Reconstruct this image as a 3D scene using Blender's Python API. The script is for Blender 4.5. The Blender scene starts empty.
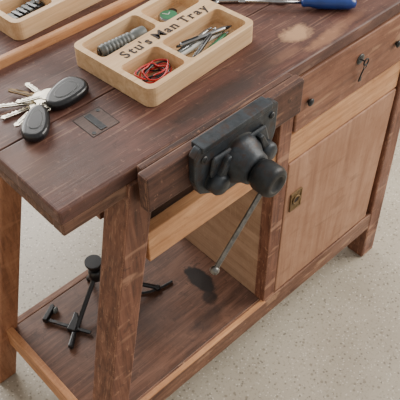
import bpy, bmesh, math, random
from mathutils import Vector, Matrix
random.seed(3)
S=bpy.context.scene
COL=S.collection
# ---------------------------------------------------------------- materials
def hexc(r,g,b):
    f=lambda c:(c/255/12.92) if c/255<=.04045 else ((c/255+.055)/1.055)**2.4
    return (f(r),f(g),f(b),1)
class NT:
    def __init__(s,name):
        s.m=bpy.data.materials.new(name); s.m.use_nodes=True
        s.t=s.m.node_tree; s.b=s.t.nodes['Principled BSDF']
    def n(s,typ,**k):
        x=s.t.nodes.new(typ)
        for a,v in k.items():
            if a in x.inputs: x.inputs[a].default_value=v
            else: setattr(x,a,v)
        return x
    def l(s,a,b): s.t.links.new(a,b)
def ramp(N,fac,stops):
    r=N.n('ShaderNodeValToRGB'); N.l(fac,r.inputs[0])
    e=r.color_ramp.elements
    while len(e)<len(stops): e.new(.5)
    for i,(p,c) in enumerate(stops):
        e[i].position=p; e[i].color=c
    return r.outputs[0]
def noise(N,vec,scale,detail=6,rough=.6,dist=0):
    x=N.n('ShaderNodeTexNoise'); x.inputs['Scale'].default_value=scale
    x.inputs['Detail'].default_value=detail; x.inputs['Roughness'].default_value=rough
    x.inputs['Distortion'].default_value=dist
    N.l(vec,x.inputs['Vector']); return x.outputs['Fac']
def mapping(N,vec,scale=(1,1,1),loc=(0,0,0),rot=(0,0,0)):
    x=N.n('ShaderNodeMapping'); x.inputs['Scale'].default_value=scale
    x.inputs['Location'].default_value=loc; x.inputs['Rotation'].default_value=rot
    N.l(vec,x.inputs['Vector']); return x.outputs[0]
def mix(N,fac,a,b,mode='MIX'):
    x=N.n('ShaderNodeMix'); x.data_type='RGBA'; x.blend_type=mode
    if hasattr(fac,'links'): N.l(fac,x.inputs[0])
    else: x.inputs[0].default_value=fac
    for s,v in ((6,a),(7,b)):
        if hasattr(v,'links'): N.l(v,x.inputs[s])
        else: x.inputs[s].default_value=v
    return x.outputs[2]
def W(v): return (v,v,v,1)
def spot(N,vec,center,rad,soft,jit=.02,jscale=40):
    d=N.n('ShaderNodeVectorMath',operation='SUBTRACT'); N.l(vec,d.inputs[0]); d.inputs[1].default_value=center
    s=N.n('ShaderNodeVectorMath',operation='DIVIDE'); N.l(d.outputs[0],s.inputs[0]); s.inputs[1].default_value=rad
    L=N.n('ShaderNodeVectorMath',operation='LENGTH'); N.l(s.outputs[0],L.inputs[0])
    nz=noise(N,vec,jscale,5,.7)
    a=N.n('ShaderNodeMath',operation='MULTIPLY_ADD'); N.l(nz,a.inputs[0]); a.inputs[1].default_value=jit; N.l(L.outputs['Value'],a.inputs[2])
    mr=N.n('ShaderNodeMapRange'); N.l(a.outputs[0],mr.inputs[0])
    mr.inputs[1].default_value=1+jit*.5+soft; mr.inputs[2].default_value=1+jit*.5-soft
    return mr.outputs[0]
def edgewear(N,tc,c,wear,wearc,rad=.006):
    bv=N.n('ShaderNodeBevel',samples=4); bv.inputs['Radius'].default_value=rad
    g=N.n('ShaderNodeNewGeometry')
    dt=N.n('ShaderNodeVectorMath',operation='DOT_PRODUCT'); N.l(bv.outputs[0],dt.inputs[0]); N.l(g.outputs['True Normal'],dt.inputs[1])
    wn=noise(N,tc,45,4,.7)
    a=N.n('ShaderNodeMath',operation='MULTIPLY_ADD'); N.l(wn,a.inputs[0]); a.inputs[1].default_value=.25; N.l(dt.outputs['Value'],a.inputs[2])
    return mix(N,ramp(N,a.outputs[0],[(.88,W(wear)),(1.0,W(0))]),c,wearc)
def wood(name,dark,mid,light,grain=(1,12,12),scale=6,rough=.5,spots=(),bump=.15,blotch=.35,blc=None,spec=.4,contrast=.6,scr=0,wear=0,wearc=None,gr=(.3,.7)):
    N=NT(name); tc=N.n('ShaderNodeTexCoord').outputs['Object']
    v=mapping(N,tc,grain)
    f=noise(N,v,scale,9,.65,.6)
    c=ramp(N,f,[(gr[0],dark),(.5,mid),(gr[1],light)])
    fine=noise(N,mapping(N,tc,tuple(g*1.0 if g<=1 else g*4 for g in grain)),scale*2.2,4,.7)
    c=mix(N,.5,c,ramp(N,fine,[(.35,W(1-contrast)),(.55,W(1))]),'MULTIPLY')
    big=noise(N,tc,7,6,.65,.3)
    c=mix(N,ramp(N,big,[(.42,W(0)),(.66,W(blotch))]),c,blc or dark)
    if scr:
        b2=noise(N,tc,13,6,.7,.5)
        c=mix(N,ramp(N,b2,[(.5,W(0)),(.7,W(scr*1.2))]),c,light)
        for k,(rz,sc) in enumerate(((.25,(4,130,20)),(1.1,(5,160,20)),(-.5,(6,150,20)))):
            q=noise(N,mapping(N,tc,sc,(k*3,1,0),(0,0,rz)),1.6,2,.5)
            c=mix(N,ramp(N,q,[(.64,W(0)),(.70,W(scr*1.4))]),c,wearc or light)
        q=noise(N,tc,60,4,.75)
        c=mix(N,ramp(N,q,[(.60,W(0)),(.69,W(scr*1.6))]),c,wearc or light)
        q=noise(N,tc,42,4,.75,1)
        c=mix(N,ramp(N,q,[(.32,W(scr*2)),(.42,W(0))]),c,dark)
    if wear: c=edgewear(N,tc,c,wear,wearc or light)
    for (cen,rad,soft,colr,st,jit) in spots:
        s=spot(N,tc,cen,rad,soft,jit)
        m=N.n('ShaderNodeMath',operation='MULTIPLY'); N.l(s,m.inputs[0]); m.inputs[1].default_value=st
        c=mix(N,m.outputs[0],c,colr)
    N.l(c,N.b.inputs['Base Color'])
    rr=N.n('ShaderNodeMapRange'); N.l(big,rr.inputs[0]); rr.inputs[1].default_value=.3; rr.inputs[2].default_value=.7
    rr.inputs[3].default_value=rough-.1; rr.inputs[4].default_value=rough+.2
    N.l(rr.outputs[0],N.b.inputs['Roughness'])
    N.b.inputs['Specular IOR Level'].default_value=spec
    b=N.n('ShaderNodeBump'); b.inputs['Strength'].default_value=bump; b.inputs['Distance'].default_value=.002
    N.l(fine,b.inputs['Height']); N.l(b.outputs[0],N.b.inputs['Normal'])
    return N.m
def plain(name,col,rough=.5,metal=0,var=.15,scale=60,bump=0.0,rust=None,wear=None,rt=(.54,.66,.7)):
    N=NT(name); tc=N.n('ShaderNodeTexCoord').outputs['Object']
    f=noise(N,tc,scale,5,.6)
    d=tuple(x*(1-var) for x in col[:3])+(1,); l=tuple(min(1,x*(1+var)) for x in col[:3])+(1,)
    c=ramp(N,f,[(.35,d),(.65,l)])
    if rust:
        q=noise(N,tc,45,6,.7,.5); c=mix(N,ramp(N,q,[(rt[0],W(0)),(rt[1],W(rt[2]))]),c,rust)
    if wear: c=edgewear(N,tc,c,.7,wear,.003)
    N.l(c,N.b.inputs['Base Color'])
    N.b.inputs['Roughness'].default_value=rough; N.b.inputs['Metallic'].default_value=metal
    if bump:
        b=N.n('ShaderNodeBump'); b.inputs['Strength'].default_value=bump; b.inputs['Distance'].default_value=.002
        N.l(f,b.inputs['Height']); N.l(b.outputs[0],N.b.inputs['Normal'])
    return N.m
LX=(1,14,14); LY=(14,1,14); LZ=(14,14,1)
M={}
M['top']=wood('worn_dark_benchtop',hexc(60,37,32),hexc(92,58,49),hexc(114,76,64),LX,5,.48,
  spots=[((.568,.065,.85),(.030,.020,.05),.3,hexc(200,158,120),.7,1.8),
         ((.60,.02,.85),(.05,.012,.05),.4,hexc(172,124,90),.5,1.8),
         ((.66,.03,.85),(.05,.010,.05),.4,hexc(160,116,90),.4,1.8),
         ((.50,.035,.85),(.04,.010,.05),.4,hexc(160,116,90),.35,1.8),
         ((.33,.030,.85),(.12,.018,.05),.4,hexc(50,43,40),.7,1.6),
         ((.48,.06,.85),(.05,.022,.05),.5,hexc(60,45,40),.4,1.6),
         ((.03,.12,.85),(.03,.06,.05),.5,hexc(124,96,82),.35,1.8),
         ((.08,.05,.85),(.06,.05,.05),.6,hexc(64,50,45),.5,1.6)],blc=hexc(76,54,48),contrast=.3,blotch=.6,scr=.30,wear=.7,wearc=hexc(152,116,96),bump=.2,gr=(.22,.78))
M['edge']=wood('benchtop_edge_wood',hexc(60,38,29),hexc(104,70,54),hexc(140,100,78),LX,6,.55,scr=.3,wear=.6,wearc=hexc(170,130,104))
M['redx']=wood('red_wood_x',hexc(78,48,36),hexc(122,82,61),hexc(150,108,84),LX,6,.5,scr=.35,wear=.7,wearc=hexc(188,148,116),contrast=.4)
M['redz']=wood('red_wood_z',hexc(74,44,33),hexc(120,76,57),hexc(148,100,78),LZ,6,.5,scr=.35,wear=.7,wearc=hexc(184,140,112),contrast=.4)
M['dark']=wood('dark_inner_wood',hexc(56,36,28),hexc(90,60,46),hexc(110,76,58),LX,6,.6)  # dark brown wood of the apron board behind the vise
M['orz']=wood('orange_wood_z',hexc(112,70,48),hexc(156,104,72),hexc(180,128,94),LZ,6,.5,scr=.28,wear=.4,contrast=.4)
M['orx']=wood('orange_rail_x',hexc(160,106,70),hexc(196,142,98),hexc(218,166,122),LX,5,.45,blotch=.35,contrast=.35,scr=.22)
M['ory']=wood('orange_rail_y',hexc(150,98,66),hexc(190,136,94),hexc(210,154,112),LY,5,.45,blotch=.35,contrast=.35,scr=.22)
M['door']=wood('door_panel_wood',hexc(144,102,78),hexc(170,126,98),hexc(188,146,118),LZ,3,.55,bump=.06,blotch=.5,contrast=.22,scr=.25,wear=.5,wearc=hexc(120,84,62))
M['drawer']=wood('drawer_wood',hexc(100,64,48),hexc(138,92,70),hexc(162,116,90),LX,5,.48,contrast=.4,scr=.28,wear=.6,wearc=hexc(190,148,114))
M['panel']=wood('side_panel_wood',hexc(142,110,86),hexc(166,134,108),hexc(186,154,128),LY,4,.65,blotch=.5,contrast=.3,scr=.2)
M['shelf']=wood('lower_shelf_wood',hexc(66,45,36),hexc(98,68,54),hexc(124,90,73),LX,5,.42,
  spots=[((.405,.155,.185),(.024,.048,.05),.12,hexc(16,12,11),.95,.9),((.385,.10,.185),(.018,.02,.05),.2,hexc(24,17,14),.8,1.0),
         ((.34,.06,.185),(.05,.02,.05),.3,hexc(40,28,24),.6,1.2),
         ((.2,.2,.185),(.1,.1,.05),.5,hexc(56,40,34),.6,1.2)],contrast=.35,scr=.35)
M['jaw']=wood('vise_cheek_wood',hexc(46,30,26),hexc(82,53,43),hexc(112,76,60),LX,6,.55,scr=.35,wear=.8,wearc=hexc(160,118,92),contrast=.4)
M['tray']=wood('beech_tray_wood',hexc(192,152,110),hexc(216,180,138),hexc(230,198,158),LX,5,.5,bump=.05,blotch=.15,contrast=.2)
M['iron']=plain('painted_cast_iron',hexc(52,57,62),.48,.35,.4,50,.5,hexc(62,46,38),hexc(112,112,108),(.50,.62,.75))
M['irond']=plain('dark_iron',hexc(44,46,48),.45,.5,.35,60,.3,hexc(62,45,36),hexc(100,98,94))
M['bar']=plain('worn_bar_steel',hexc(120,118,114),.38,.9,.3,80,.1,hexc(66,56,48))
M['steel']=plain('steel',hexc(150,150,150),.28,1,.15,80)
M['nickel']=plain('key_metal',hexc(205,198,182),.3,1,.15,80)
M['brass']=plain('aged_brass',hexc(122,98,66),.6,.6,.3,120,.1,hexc(84,66,46))
M['black']=plain('black_plastic',hexc(24,24,26),.3,0,.2,40)
M['grey']=plain('grey_plastic',hexc(96,100,98),.45,0,.2,60)
M['blue']=plain('blue_handle',hexc(30,60,130),.3,0,.15,40)
M['red']=plain('red_plastic',hexc(180,30,28),.35,0,.15,40)
M['green']=plain('green_plastic',hexc(50,120,80),.35,0,.15,40)
M['white']=plain('white_plastic',hexc(225,225,220),.35,0,.05,40)
M['burn']=plain('burnt_lettering',hexc(40,24,16),.7,0,.2,80)
M['inlay']=wood('inlay_wood',hexc(66,48,42),hexc(86,64,55),hexc(100,76,66),LX,8,.45,scr=.25)
N=NT('polished_concrete'); tc=N.n('ShaderNodeTexCoord').outputs['Object']
f=noise(N,tc,3,6,.6); c=ramp(N,f,[(.35,hexc(168,158,141)),(.65,hexc(187,178,161))])
for sc,t0,t1,cc,st in ((70,.12,.24,hexc(104,96,84),.75),(45,.12,.2,hexc(128,118,102),.7),(110,.16,.26,hexc(228,222,210),.6)):
    v=N.n('ShaderNodeTexVoronoi'); v.inputs['Scale'].default_value=sc; N.l(tc,v.inputs['Vector'])
    c=mix(N,ramp(N,v.outputs['Distance'],[(t0,W(st)),(t1,W(0))]),c,cc)
f2=noise(N,tc,140,3,.6); c=mix(N,ramp(N,f2,[(.54,W(0)),(.68,W(.55))]),c,hexc(140,130,114))
N.l(c,N.b.inputs['Base Color']); N.b.inputs['Roughness'].default_value=.34
M['floor']=N.m
M['wall']=plain('painted_plaster',hexc(214,206,192),.8,0,.03,8)
M['glass']=plain('window_frame_paint',hexc(235,233,228),.5,0,.03,8)
# ---------------------------------------------------------------- mesh helpers
def finish(name,me,mat,parent=None,loc=(0,0,0),rot=(0,0,0),bevel=0,smooth=False,sub=0,seg=2):
    o=bpy.data.objects.new(name,me); COL.objects.link(o)
    if mat: me.materials.append(M[mat])
    o.location=loc; o.rotation_euler=rot
    if parent: o.parent=parent
    if smooth:
        for p in me.polygons: p.use_smooth=True
    if bevel:
        m=o.modifiers.new('b','BEVEL'); m.width=bevel; m.segments=seg; m.limit_method='ANGLE'; m.angle_limit=math.radians(40)
    if sub:
        m=o.modifiers.new('s','SUBSURF'); m.levels=sub; m.render_levels=sub
    return o
def hexa(name,v,mat,parent=None,bevel=.0015,**k):
    me=bpy.data.meshes.new(name)
    me.from_pydata(v,[],[(3,2,1,0),(4,5,6,7),(0,1,5,4),(1,2,6,5),(2,3,7,6),(3,0,4,7)]); me.update()
    return finish(name,me,mat,parent,bevel=bevel,**k)
def box(name,x0,x1,y0,y1,z0,z1,mat,parent=None,bevel=.0015,**k):
    return hexa(name,[(x0,y0,z0),(x1,y0,z0),(x1,y1,z0),(x0,y1,z0),(x0,y0,z1),(x1,y0,z1),(x1,y1,z1),(x0,y1,z1)],mat,parent,bevel,**k)
def prism(name,pts,z0,z1,mat,parent=None,**k):
    n=len(pts); me=bpy.data.meshes.new(name)
    vs=[(x,y,z0) for x,y in pts]+[(x,y,z1) for x,y in pts]
    fs=[tuple(range(n-1,-1,-1)),tuple(range(n,2*n))]+[(i,(i+1)%n,n+(i+1)%n,n+i) for i in range(n)]
    me.from_pydata(vs,[],fs); me.update()
    bm=bmesh.new(); bm.from_mesh(me); bmesh.ops.recalc_face_normals(bm,faces=bm.faces); bm.to_mesh(me); bm.free()
    return finish(name,me,mat,parent,**k)
def rrect(x0,x1,y0,y1,r,n=6):
    out=[]
    for cx,cy,a0 in ((x1-r,y0+r,-90),(x1-r,y1-r,0),(x0+r,y1-r,90),(x0+r,y0+r,180)):
        for i in range(n+1):
            a=math.radians(a0+90*i/n); out.append((cx+r*math.cos(a),cy+r*math.sin(a)))
    return out
def lathe(name,prof,mat,parent=None,seg=28,**k):
    me=bpy.data.meshes.new(name); vs=[];fs=[]
    for r,z in prof:
        for i in range(seg):
            a=2*math.pi*i/seg; vs.append((r*math.cos(a),r*math.sin(a),z))
    for j in range(len(prof)-1):
        for i in range(seg):
            a=j*seg+i; b=j*seg+(i+1)%seg; fs.append((a,b,b+seg,a+seg))
    fs.append(tuple(range(seg-1,-1,-1))); m=(len(prof)-1)*seg; fs.append(tuple(range(m,m+seg)))
    me.from_pydata(vs,[],fs); me.update()
    o=finish(name,me,mat,parent,**k)
    for p in me.polygons: p.use_smooth=len(p.vertices)==4
    return o
def tube(name,pts,r,mat,parent=None,cyc=False,smooth=True,loc=(0,0,0),rot=(0,0,0)):
    cu=bpy.data.curves.new(name,'CURVE'); cu.dimensions='3D'; cu.bevel_depth=r; cu.bevel_resolution=4; cu.use_fill_caps=True
    if smooth and len(pts)>2:
        s=cu.splines.new('NURBS'); s.points.add(len(pts)-1)
        for p,q in zip(s.points,pts): p.co=(*q,1)
        s.use_endpoint_u=True; s.order_u=3; s.use_cyclic_u=cyc; s.resolution_u=6
    else:
        s=cu.splines.new('POLY'); s.points.add(len(pts)-1)
        for p,q in zip(s.points,pts): p.co=(*q,1)
        s.use_cyclic_u=cyc
    t=bpy.data.objects.new('t',cu); COL.objects.link(t)
    bpy.context.view_layer.update()
    me=bpy.data.meshes.new_from_object(t.evaluated_get(bpy.context.evaluated_depsgraph_get()))
    bpy.data.objects.remove(t)
    me.materials.clear()
    return finish(name,me,mat,parent,smooth=True,loc=loc,rot=rot)
def empty(name,loc=(0,0,0),rz=0,rot=None):
    e=bpy.data.objects.new(name,None); COL.objects.link(e); e.location=loc; e.rotation_euler=rot or (0,0,rz); e.empty_display_size=.05
    return e
def ring(cx,cy,z,r,n=20): return [(cx+r*math.cos(2*math.pi*i/n),cy+r*math.sin(2*math.pi*i/n),z) for i in range(n)]
# ---------------------------------------------------------------- room
box('floor',-3,4.5,-3.5,4,-.05,0,'floor',bevel=0)
box('wall_back',-3,4.5,4,4.1,0,2.8,'wall',bevel=0)
box('wall_left',-3.1,-3,-3.5,4.1,0,2.8,'wall',bevel=0)
box('wall_right',4.5,4.6,-3.5,4.1,0,2.8,'wall',bevel=0)
box('baseboard_back',-3,4.5,3.985,4,0,.1,'glass',bevel=.002)
# ---------------------------------------------------------------- workbench
wb=empty('workbench')
L=.965
box('benchtop_front_board',0,L,0,.168,.822,.85,'top',wb,.005,seg=3)
box('benchtop_back_board',.001,L,.1683,.343,.822,.85,'top',wb,.0012)
box('edge_cleat_front',.002,.12,.002,.03,.797,.822,'edge',wb,.003)
box('edge_cleat_end',.002,.035,.0305,.343,.797,.822,'edge',wb,.003)
def leg(name,xt0,xt1,xb0,xb1,yt0,yt1,yb0,yb1,mat,zt=.797):
    hexa(name,[(xb0,yb0,0),(xb1,yb0,0),(xb1,yb1,0),(xb0,yb1,0),(xt0,yt0,zt),(xt1,yt0,zt),(xt1,yt1,zt),(xt0,yt1,zt)],mat,wb,.004)
leg('leg_1',.120,.174,-.042,.010,-.004,.053,-.004,.053,'redz',.821)
leg('leg_2',.082,.132,-.078,-.030,.296,.342,.362,.407,'orz')
leg('leg_3',.860,.905,.885,.937,-.002,.05,-.004,.05,'redz',.822)
leg('leg_4',.860,.905,.885,.937,.29,.338,.345,.39,'redz',.822)
box('front_rail_light',.15,.862,.004,.028,.610,.682,'orx',wb,.002)
box('front_apron',.150,.466,.0535,.068,.612,.822,'dark',wb,.002)
box('back_rail',.12,.86,.30,.325,.70,.797,'redx',wb,.002)
box('end_apron',.105,.125,.069,.30,.70,.797,'redz',wb,.002)
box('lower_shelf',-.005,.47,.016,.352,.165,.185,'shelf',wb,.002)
box('shelf_front_rail',.02,.89,-.002,.016,.125,.186,'redx',wb,.002)
box('shelf_front_lip',.02,.47,-.004,.008,.186,.190,'orx',wb,.001)
box('shelf_end_rail',-.022,-.005,.05,.362,.135,.198,'ory',wb,.002)
box('shelf_back_rail',-.02,.89,.352,.37,.125,.186,'redx',wb,.002)
box('cabinet_side_panel',.468,.482,.03,.325,.186,.822,'panel',wb,.001)
box('cabinet_side_panel_right',.862,.874,.03,.325,.186,.70,'panel',wb,.001)
box('cabinet_back_panel',.482,.862,.317,.325,.186,.797,'panel',wb,.001)
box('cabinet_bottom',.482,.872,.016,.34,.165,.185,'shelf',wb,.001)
box('cabinet_post',.466,.502,.0,.03,.186,.822,'redz',wb,.002)
box('cabinet_door',.506,.860,.001,.020,.190,.607,'door',wb,.003)
box('drawer_front',.506,.858,-.002,.018,.692,.818,'drawer',wb,.003)
box('drawer_box',.512,.852,.019,.30,.70,.80,'panel',wb,.001)
for i,x in enumerate((.537,.806)):
    lathe(f'drawer_knob_{i+1}',[(.004,0),(.004,.003),(.007,.004),(.008,.007),(.005,.009),(.001,.0095)],'irond',wb,loc=(x,-.002,.752),rot=(math.radians(90),0,0),seg=18)
lathe('drawer_lock_escutcheon',[(.011,0),(.011,.0015),(.005,.0016)],'irond',wb,loc=(.685,-.002,.772),rot=(math.radians(90),0,0),seg=20)
box('drawer_key_shank',.6838,.6862,-.012,-.002,.7708,.7732,'irond',wb,.0005)
tube('drawer_key_bow',[(.685+.007*math.cos(a),-.016,.772+.007*math.sin(a)) for a in [i*math.pi/8 for i in range(16)]],.0015,'irond',wb,cyc=True)
tube('drawer_spare_key_ring',[(.685+.0045*math.cos(a),-.0155,.762+.0055*math.sin(a)) for a in [i*math.pi/6 for i in range(12)]],.0008,'irond',wb,cyc=True)
tube('drawer_spare_key_shank',[(.685,-.014,.757),(.685,-.010,.740),(.685,-.007,.722)],.0015,'irond',wb)
box('drawer_spare_key_bit',.685,.691,-.009,-.0065,.722,.731,'irond',wb,.0004)
box('door_latch_plate',.521,.556,-.0015,.001,.462,.514,'brass',wb,.001)
for i,(a,b,c_,d) in enumerate(((.521,.556,.462,.465),(.521,.556,.511,.514),(.521,.524,.465,.511),(.553,.556,.465,.511))):
    box(f'door_latch_rim_{i+1}',a,b,-.003,-.0015,c_,d,'brass',wb,.0004)
lathe('door_latch_cup',[(.012,0),(.012,.003),(.009,.003),(.008,.0008)],'brass',wb,loc=(.5385,-.0015,.490),rot=(math.radians(90),0,0),seg=24)
lathe('door_latch_hole',[(.0075,0),(.0075,.0012)],'burn',wb,loc=(.5385,-.0015,.490),rot=(math.radians(90),0,0),seg=20)
box('inlay_plate',.132,.182,.094,.146,.8495,.8504,'inlay',wb,.0002)
for i,(a,b,c_,d) in enumerate([(.1308,.132,.0928,.1472),(.182,.1832,.0928,.1472),(.132,.182,.0928,.094),(.132,.182,.146,.1472)]):
    box(f'inlay_gap_{i+1}',a,b,c_,d,.8494,.8505,'burn',wb,0)
for i,(x,y) in enumerate(((.138,.100),(.176,.140))):
    lathe(f'inlay_screw_{i+1}',[(.0035,0),(.0035,.0008)],'irond',wb,loc=(x,y,.8502),seg=14)
box('inlay_stop_tooth_bar',.150,.162,.098,.142,.8502,.8514,'irond',wb,.0003)
# ---------------------------------------------------------------- vise
vs=empty('bench_vise',(.296,-.04,.806))
def V(x,y,z): return (x-.296,y+.04,z-.806)
def vbox(n,x0,x1,y0,y1,z0,z1,mat,b=.002):
    a=V(x0,y0,z0); c=V(x1,y1,z1); return box(n,a[0],c[0],a[1],c[1],a[2],c[2],mat,vs,b)
vbox('rear_wood_cheek',.135,.464,-.017,-.0045,.775,.856,'jaw',.003)
vbox('front_wood_cheek',.124,.468,-.040,-.0185,.786,.858,'jaw',.004)
out=[(-.092,.050),(-.082,.062),(.078,.066),(.090,.056),(.088,.0),(.078,-.03),(.048,-.050),(.022,-.064),(-.022,-.064),(-.048,-.050),(-.082,-.03),(-.092,0)]
RX=(math.radians(90),0,0)
prism('cast_jaw_plate',out,.0005,.016,'iron',vs,rot=RX,bevel=.003)
prism('cast_jaw_lip',[(-.078,.052),(.074,.054),(.074,.066),(-.078,.064)],-.008,.018,'iron',vs,rot=RX,bevel=.002)
prism('cast_jaw_web',[(-.060,.034),(.056,.034),(.066,.0),(.036,-.044),(-.036,-.044),(-.066,.0)],.016,.024,'iron',vs,rot=RX,bevel=.004)
for s in (-1,1):
    prism(f'cast_rib_{(s+3)//2}',[(s*.030,.030),(s*.040,.030),(s*.058,-.004),(s*.044,-.010)][::s],.022,.034,'iron',vs,rot=RX,bevel=.003)
for i,x in enumerate((-.074,.074)):
    lathe(f'plate_screw_{i+1}',[(.006,.016),(.006,.018),(.002,.0195)],'irond',vs,loc=(x,0,.04),rot=RX,seg=16)
for i,x in enumerate((-.054,.054)):
    lathe(f'guide_boss_{i+1}',[(.019,.014),(.018,.034),(.014,.039),(.003,.040)],'iron',vs,loc=(x,0,-.016),rot=RX)
lathe('screw_boss',[(.046,.014),(.040,.030),(.031,.042),(.028,.054),(.023,.058)],'iron',vs,loc=(0,0,-.003),rot=RX)
lathe('screw_head',[(.017,.05),(.017,.058),(.024,.062),(.027,.070),(.027,.092),(.024,.098),(.015,.101),(.013,.097),(.002,.096)],'irond',vs,loc=(0,0,-.004),rot=RX)
hy=-.082
tube('tommy_bar',[(.012,hy,.006),(-.112,hy,-.127)],.0042,'bar',vs)
lathe('bar_end',[(.003,-.007),(.0065,-.005),(.008,0),(.0065,.005),(.003,.007)],'bar',vs,seg=18,loc=(-.114,hy,-.129),rot=(0,math.radians(43),0))
for i,x in enumerate((-.052,0,.052)):
    lathe(f'slide_rod_{i+1}',[(.009,0),(.009,.20)],'irond',vs,loc=(x,.002,-.038),rot=(math.radians(-90),0,0))
box('rear_casting',-.08,.08,.055,.075,-.060,.014,'irond',vs,.004)
# ---------------------------------------------------------------- trays
def boolean(o,cutters):
    for c in cutters:
        m=o.modifiers.new('x','BOOLEAN'); m.operation='DIFFERENCE'; m.object=c; m.solver='EXACT'
    bpy.context.view_layer.update()
    me=bpy.data.meshes.new_from_object(o.evaluated_get(bpy.context.evaluated_depsgraph_get()))
    o.modifiers.clear(); o.data=me
    for c in cutters: bpy.data.objects.remove(c)
TW,TD,TH=.262,.190,.036
def lettering(text,size,width):
    bm=bmesh.new(); x=0
    def rect(x0,x1,y0,y1):
        vs_=[bm.verts.new(p) for p in ((x0,y0,0),(x1,y0,0),(x1,y1,0),(x0,y1,0),(x0,y0,.0005),(x1,y0,.0005),(x1,y1,.0005),(x0,y1,.0005))]
        for f in ((3,2,1,0),(4,5,6,7),(0,1,5,4),(1,2,6,5),(2,3,7,6),(3,0,4,7)): bm.faces.new([vs_[i] for i in f])
    def clusters(xs):
        xs=sorted(xs); out=[[xs[0],xs[0]]]
        for q in xs[1:]:
            if q-out[-1][1]>size*.16: out.append([q,q])
            else: out[-1][1]=q
        return out
    sf=size*.045; th=size*.045
    for ch in text:
        if ch==' ': x+=size*.30; continue
        cu=bpy.data.curves.new('g','FONT'); cu.body=ch; cu.size=size; cu.extrude=.00025; cu.offset=size*.018
        t=bpy.data.objects.new('g',cu); COL.objects.link(t); bpy.context.view_layer.update()
        me=bpy.data.meshes.new_from_object(t.evaluated_get(bpy.context.evaluated_depsgraph_get())); bpy.data.objects.remove(t)
        X=[v.co.x for v in me.vertices]; Y=[v.co.y for v in me.vertices]
        x0,x1,y0,y1=min(X),max(X),min(Y),max(Y)
        k=1.12 if ch=='M' else 1
        for v in me.vertices: v.co.x=(v.co.x-x0)*k+x; v.co.z+=.00025
        bm.from_mesh(me)
        pts=[(v.co.x,v.co.y) for v in me.vertices]
        e=size*.03
        if ch in 'nTr':
            for a,b in clusters([p[0] for p in pts if p[1]<y0+e]): rect(a-sf,b+sf,y0,y0+th)
        if ch=='M':
            for a,b in ((x,x+size*.09),(x+(x1-x0)*k-size*.09,x+(x1-x0)*k)): rect(a-sf*.8,b+sf*.8,y0,y0+th)
        if ch in 'uy':
            for j,(a,b) in enumerate(clusters([p[0] for p in pts if p[1]>y1-e])):
                if ch=='u': rect(a-sf*1.3,b,y1-th,y1)
                else: rect(a-sf,b+sf,y1-th,y1)
        if ch in 'nr':
            rect(x-sf*1.4,x+sf,y1-th*1.6,y1-th*.6)
        if ch=='T':
            rect(x,x+th,y1-size*.17,y1); rect(x+(x1-x0)-th,x+(x1-x0),y1-size*.17,y1)
        x+=(x1-x0)*k+size*.15
    for v in bm.verts: v.co.x*=width/x
    me=bpy.data.meshes.new('lettering'); bm.to_mesh(me); bm.free()
    me.materials.clear()
    return me
TXT=lettering("Stu's Man Tray",.028,.208)
def tray(loc,rz):
    e=empty('wooden_tray',loc,rz)
    body=prism('tray_body',rrect(0,TW,0,TD,.016),0,TH,'tray',e)
    body.parent=None
    cut=[]
    for a in ((.011,.139,.120,.179),(.150,TW-.011,.120,.179),(.011,.095,.011,.083),(.106,TW-.011,.011,.083)):
        cut.append(prism('cut',rrect(*a,.010),.008,.06,None))
    boolean(body,cut); body.parent=e
    if not body.data.materials: body.data.materials.append(M['tray'])
    m=body.modifiers.new('b','BEVEL'); m.width=.002; m.segments=2; m.limit_method='ANGLE'; m.angle_limit=math.radians(50)
    finish('engraved_lettering',TXT.copy(),'burn',e,loc=(.036,.0915,TH+.0001))
    return e
T1=tray((.238,.081,.851),math.radians(4.5))
T2=tray((.190,.388,.851),math.radians(3))
def onT(T,u,v,z=.008):
    a=T.rotation_euler.z; return (T.location.x+u*math.cos(a)-v*math.sin(a),T.location.y+u*math.sin(a)+v*math.cos(a),T.location.z+z)
R1=T1.rotation_euler.z
def pen(name,T,u,v,ang,ln,r,mat,tip='steel',z=.0085):
    p=onT(T,u,v,z+r); e=empty(name,p,rot=(0,math.radians(90),T.rotation_euler.z+ang))
    lathe('barrel',[(r*.7,-ln/2),(r,-ln/2+.003),(r,ln/2-.018),(r*.8,ln/2-.015)],mat,e,seg=16)
    lathe('tip',[(r*.8,ln/2-.015),(r*.3,ln/2-.002),(.0005,ln/2)],tip,e,seg=16)
    lathe('clicker',[(r*.5,-ln/2-.006),(r*.55,-ln/2)],tip,e,seg=12)
    box('clip',-r-.0012,-r,-.0015,.0015,-ln/2+.004,-ln/2+.038,tip,e,.0003)
pen('ballpoint_pen',T1,.170,.066,math.radians(6),.115,.0045,'steel')
pen('ballpoint_pen',T1,.176,.052,math.radians(-3),.125,.005,'white','grey')
pen('ballpoint_pen',T1,.180,.031,math.radians(10),.118,.0042,'green')
pen('ballpoint_pen',T1,.172,.040,math.radians(20),.105,.004,'black','steel',.018)
pen('ballpoint_pen',T1,.188,.052,math.radians(-14),.11,.0045,'steel','black',.018)
pen('ballpoint_pen',T1,.170,.022,math.radians(-3),.11,.0045,'grey','steel')
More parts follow.
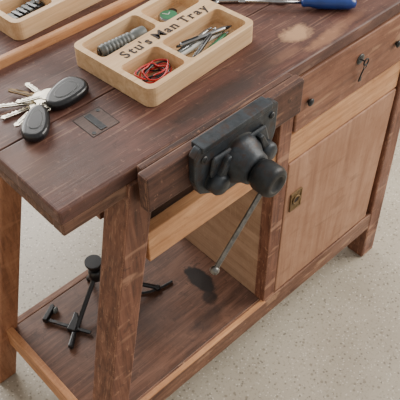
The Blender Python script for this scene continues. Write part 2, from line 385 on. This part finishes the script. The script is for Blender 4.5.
# ribbed pocket torch and black marker in the back-left pocket
def torch(T,u,v,ang):
    e=empty('pocket_torch',onT(T,u,v,.0215),rot=(0,math.radians(90),T.rotation_euler.z+ang))
    prof=[(.009,0),(.0105,.002)]
    for i in range(8):
        z=.006+i*.0075; prof+=[(.0105,z),(.0118,z+.001),(.0118,z+.0045),(.0105,z+.0055)]
    prof+=[(.010,.068),(.0125,.074),(.0125,.092),(.0115,.094)]
    lathe('torch_body',prof,'grey',e,seg=24)
    lathe('torch_lens',[(.0105,.0938),(.0105,.0944)],'white',e,seg=20)
    lathe('tail_button',[(.005,-.003),(.006,-.0005)],'black',e,seg=14)
torch(T1,.032,.154,math.radians(-8))
e=empty('marker_pen',onT(T1,.022,.131,.0165),rot=(0,math.radians(90),R1+math.radians(2)))
lathe('marker_barrel',[(.006,0),(.0075,.002),(.0075,.065),(.0068,.067)],'black',e,seg=18)
lathe('marker_cap',[(.0080,.067),(.0080,.098),(.006,.101),(.002,.102)],'black',e,seg=18)
lathe('marker_band',[(.0077,.050),(.0077,.058)],'white',e,seg=18)
e=empty('cable_bundle',onT(T1,.053,.046,.010),R1)
for k in range(5):
    pts=[]
    for i in range(26):
        a=i/26*2*math.pi*2; rr=.014+.006*math.sin(a*1.5+k)+.002*k*.5
        pts.append((rr*1.5*math.cos(a+k)+random.uniform(-.004,.004),rr*math.sin(a+k)+random.uniform(-.004,.004),.002+.003*k+.003*abs(math.sin(a))))
    tube(f'wire_{k+1}',pts,.0015,'red' if k%2==0 else 'black',e)
e=empty('wrist_watch',onT(T1,.195,.150,.0085),R1+.5)
lathe('case',[(.017,0),(.019,.003),(.019,.009),(.016,.012)],'steel',e)
lathe('dial',[(.0155,.0118),(.0155,.0124)],'green',e)
box('hand_long',-.0006,.0006,0,.012,.0125,.013,'white',e,0); box('hand_short',0,.008,-.0006,.0006,.0125,.013,'white',e,0)
for s in (-1,1):
    prism(f'strap_{s+2}',[(s*.016,-.009),(s*.030,-.008),(s*.034,0),(s*.030,.008),(s*.016,.009)][::s],.002,.006,'black',e,bevel=.001)
def multitool(T,u,v,ang):
    e=empty('folding_multitool',onT(T,u,v,.0085),T.rotation_euler.z+ang)
    prism('grip_lower',rrect(-.04,.04,-.013,.0,.005),0,.013,'black',e,bevel=.002)
    prism('grip_upper',rrect(-.04,.04,.002,.014,.005),0,.015,'grey',e,bevel=.002)
    for i in range(5):
        box(f'rib_{i+1}',-.034+i*.012,-.026+i*.012,-.012,.013,.013,.0165,'grey' if i%3==0 else 'black',e,.001)
    lathe('pivot',[(.005,0),(.005,.0185),(.002,.019)],'steel',e,loc=(.034,.0,0),seg=16)
multitool(T2,.053,.047,math.radians(8))
# ---------------------------------------------------------------- surface behind
sb=empty('side_table')
box('side_table_top',-.6,1.5,.358,.80,.815,.850,'top',sb,.002)
box('side_table_edge_strip',-.6,1.5,.3445,.3575,.815,.866,'orx',sb,.003)
for i,(x,y) in enumerate(((-.57,.42),(1.42,.42),(-.57,.74),(1.42,.74))):
    box(f'side_table_leg_{i+1}',x,x+.05,y,y+.05,0,.815,'redz',sb,.002)
# ---------------------------------------------------------------- keys
kr=empty('key_bunch',(.125,.212,.8503))
def key(i,x,y,z,ang,ln=.05,tilt=0,sc=1.3):
    k=empty(f'key_{i}',(x,y,z)); k.rotation_euler=(0,tilt,ang); k.parent=kr; k.scale=(sc,sc,sc)
    b=[]
    for j in range(15):
        a=math.radians(20+320*j/14); b.append((-.010+.012*math.cos(a),.0115*math.sin(a)))
    teeth=[]; n=6
    for j in range(n):
        xx=.004+j*(ln-.010)/n; teeth+= [(xx,-.0035),(xx+.003,-.0012-.001*(j%2)),(xx+.005,-.0035)]
    prism('key_blank',[(.0,.0035)]+b+[(.0,-.0035)]+teeth+[(ln-.003,-.0035),(ln,0),(ln-.003,.0035)],0,.002,'nickel' if i!=3 else 'brass',k,bevel=.0003)
    lathe('bow_hole',[(.0028,-.0001),(.0028,.0022)],'black',k,loc=(-.014,0,0),seg=12)
    box('groove',.002,ln-.006,.0008,.0016,.0018,.0023,'irond',k,0)
tube('split_ring',ring(0,0,.006,.014),.0013,'nickel',kr,cyc=True)
tube('split_ring_inner',ring(.001,.001,.0075,.014),.0013,'nickel',kr,cyc=True)
for i,(x,y,a,l,z) in enumerate([(-.022,.006,172,.040,.001),(-.020,.014,148,.042,.0035),(-.006,.022,118,.036,.006),(.006,.022,92,.030,.003),(-.024,-.006,200,.038,.005),(.0,.008,160,.032,.009),(-.010,-.002,224,.030,.008)]):
    key(i+1,x,y,z,math.radians(a),l,math.radians(-1))
def fob(name,x,y,ang,ln,w,h):
    f=empty(name,(x,y,.001)); f.rotation_euler=(0,0,ang); f.parent=kr
    pts=[]
    for j in range(28):
        a=2*math.pi*j/28; ex=.85
        cx=math.copysign(abs(math.cos(a))**ex,math.cos(a)); sy=math.copysign(abs(math.sin(a))**ex,math.sin(a))
        pts.append((ln/2*cx,w/2*sy*(1+.18*cx)))
    prism('fob_shell',pts,0,h,'black',f,bevel=h*.42,smooth=False,seg=5)
    prism('fob_button_pad',[(x_*.55,y_*.5) for x_,y_ in pts],h-.0005,h+.0006,'black',f,bevel=.0005)
    tube('fob_pad_trim',[(x_*.56,y_*.52,h+.0001) for x_,y_ in pts],.0004,'grey',f,cyc=True)
    tube('fob_loop',ring(-ln/2-.003,0,h*.4,.004,12),.0012,'nickel',f,cyc=True)
fob('car_fob_1',-.042,-.040,math.radians(228),.080,.042,.015)
fob('car_fob_2',.034,-.012,math.radians(14),.082,.052,.016)
# ---------------------------------------------------------------- tools on the right
def screwdriver(x0,y0,ang,mat,ls=.105,lh=.1):
    e=empty('screwdriver',(x0,y0,.8625),rot=(0,math.radians(90),ang))
    lathe('shaft',[(.0032,-ls),(.0032,0)],'steel',e,seg=14)
    box('blade_tip',-.001,.001,-.0045,.0045,-ls-.012,-ls,'steel',e,.0004)
    lathe('handle',[(.006,0),(.009,.004),(.008,.014),(.0115,.03),(.012,.06),(.0115,.09),(.008,lh),(.002,lh+.002)],mat,e,seg=10)
screwdriver(.637,.116,math.radians(-46),'blue')
screwdriver(.668,.150,math.radians(-42),'red',.09,.09)
e=empty('spanner',(.575,.206,.851),math.radians(-42))
prism('shank',[(-.05,-.005),(.06,-.004),(.06,.004),(-.05,.005)],0,.005,'steel',e,bevel=.001)
b=[]
for j in range(15):
    a=math.radians(40+280*j/14); b.append((.072+.014*math.cos(a),.014*math.sin(a)))
prism('open_jaw',b+[(.068,-.005),(.068,.005)],0,.006,'steel',e,bevel=.0008)
tube('ring_end',ring(-.058,0,.003,.009),.0035,'steel',e,cyc=True)
# ---------------------------------------------------------------- black tripod, clamp and cable on shelf
e=empty('mini_tripod',(.200,.290,.186))
lathe('collar',[(.012,.060),(.016,.065),(.016,.090),(.012,.095)],'black',e)
lathe('ball_head',[(.008,.095),(.014,.102),(.014,.115),(.020,.117),(.020,.124)],'black',e)
for i,a in enumerate((205,322,80)):
    a=math.radians(a); d=(math.cos(a),math.sin(a))
    ln=(.11,.14,.050)[i]
    tube(f'tripod_leg_{i+1}',[(d[0]*.01,d[1]*.01,.068),(d[0]*ln*.5,d[1]*ln*.5,.042),(d[0]*ln,d[1]*ln,.006)],.0055,'black',e)
    lathe(f'foot_{i+1}',[(.002,0),(.008,.002),(.008,.008),(.004,.012)],'black',e,loc=(d[0]*ln,d[1]*ln,0),seg=14)
def clamp(loc,rz,ln=.13,jaw=.05):
    e=empty('bar_clamp',loc,rz)
    box('bar',0,ln,-.004,.004,.004,.009,'irond',e,.0008)
    prism('fixed_jaw',[(0,-.006),(.012,-.006),(.012,jaw),(.004,jaw+.006),(0,jaw)],.0,.014,'black',e,bevel=.002)
    x=ln*.55
    prism('sliding_jaw',[(x,-.012),(x+.022,-.012),(x+.016,jaw*.5),(x+.006,jaw),(x-.004,jaw),(x,jaw*.5)],.0,.015,'black',e,bevel=.002)
    prism('grip_trigger',[(x+.014,-.012),(x+.024,-.012),(x+.034,-.050),(x+.022,-.052)],.0,.013,'black',e,bevel=.003)
    lathe('pad',[(.007,0),(.009,.004),(.004,.008)],'grey',e,loc=(.013,jaw-.006,.007),rot=(0,math.radians(90),0),seg=14)
clamp((.060,.318,.1865),math.radians(-62),.12,.036)
e=empty('power_cable',(.21,.215,.1892))
tube('cable',[(-.03,.005,.0),(.02,.01,.0),(.03,-.03,.0),(-.02,-.04,.003),(-.04,-.01,.006),(.0,.02,.005),(.05,.015,.0),(.09,-.015,.0),(.14,-.02,.0)],.003,'black',e)
# ---------------------------------------------------------------- lights
w=bpy.data.worlds.new('w'); S.world=w; w.use_nodes=True
w.node_tree.nodes['Background'].inputs[0].default_value=(1,.98,.95,1); w.node_tree.nodes['Background'].inputs[1].default_value=.66
def area(name,loc,target,size,e,col):
    l=bpy.data.lights.new(name,'AREA'); l.shape='RECTANGLE'; l.size=size[0]; l.size_y=size[1]; l.energy=e; l.color=col
    o=bpy.data.objects.new(name,l); COL.objects.link(o); o.location=loc
    o.rotation_euler=(Vector(target)-Vector(loc)).to_track_quat('-Z','Y').to_euler()
area('window_light',(3.2,-1.2,2.4),(.6,0,.5),(2.2,1.8),170,(1,.95,.88))
area('window_light',(.6,3.4,2.3),(.4,.2,.8),(2.5,1.6),175,(1,.98,.95))
# ---------------------------------------------------------------- camera
C=Vector((-.297,-.6066,1.5536))
R=Vector((.727,-.687,-.011)); U=Vector((.501,.524,.692)); F=Vector((.470,.503,-.721))
cd=bpy.data.cameras.new('camera');co=bpy.data.objects.new('camera',cd);COL.objects.link(co)
m=Matrix((R,U,-F)).transposed()
m=m.to_quaternion().to_matrix().to_4x4();m.translation=C
co.matrix_world=m;cd.lens=62.8;cd.sensor_width=36;cd.clip_start=.02;S.camera=co
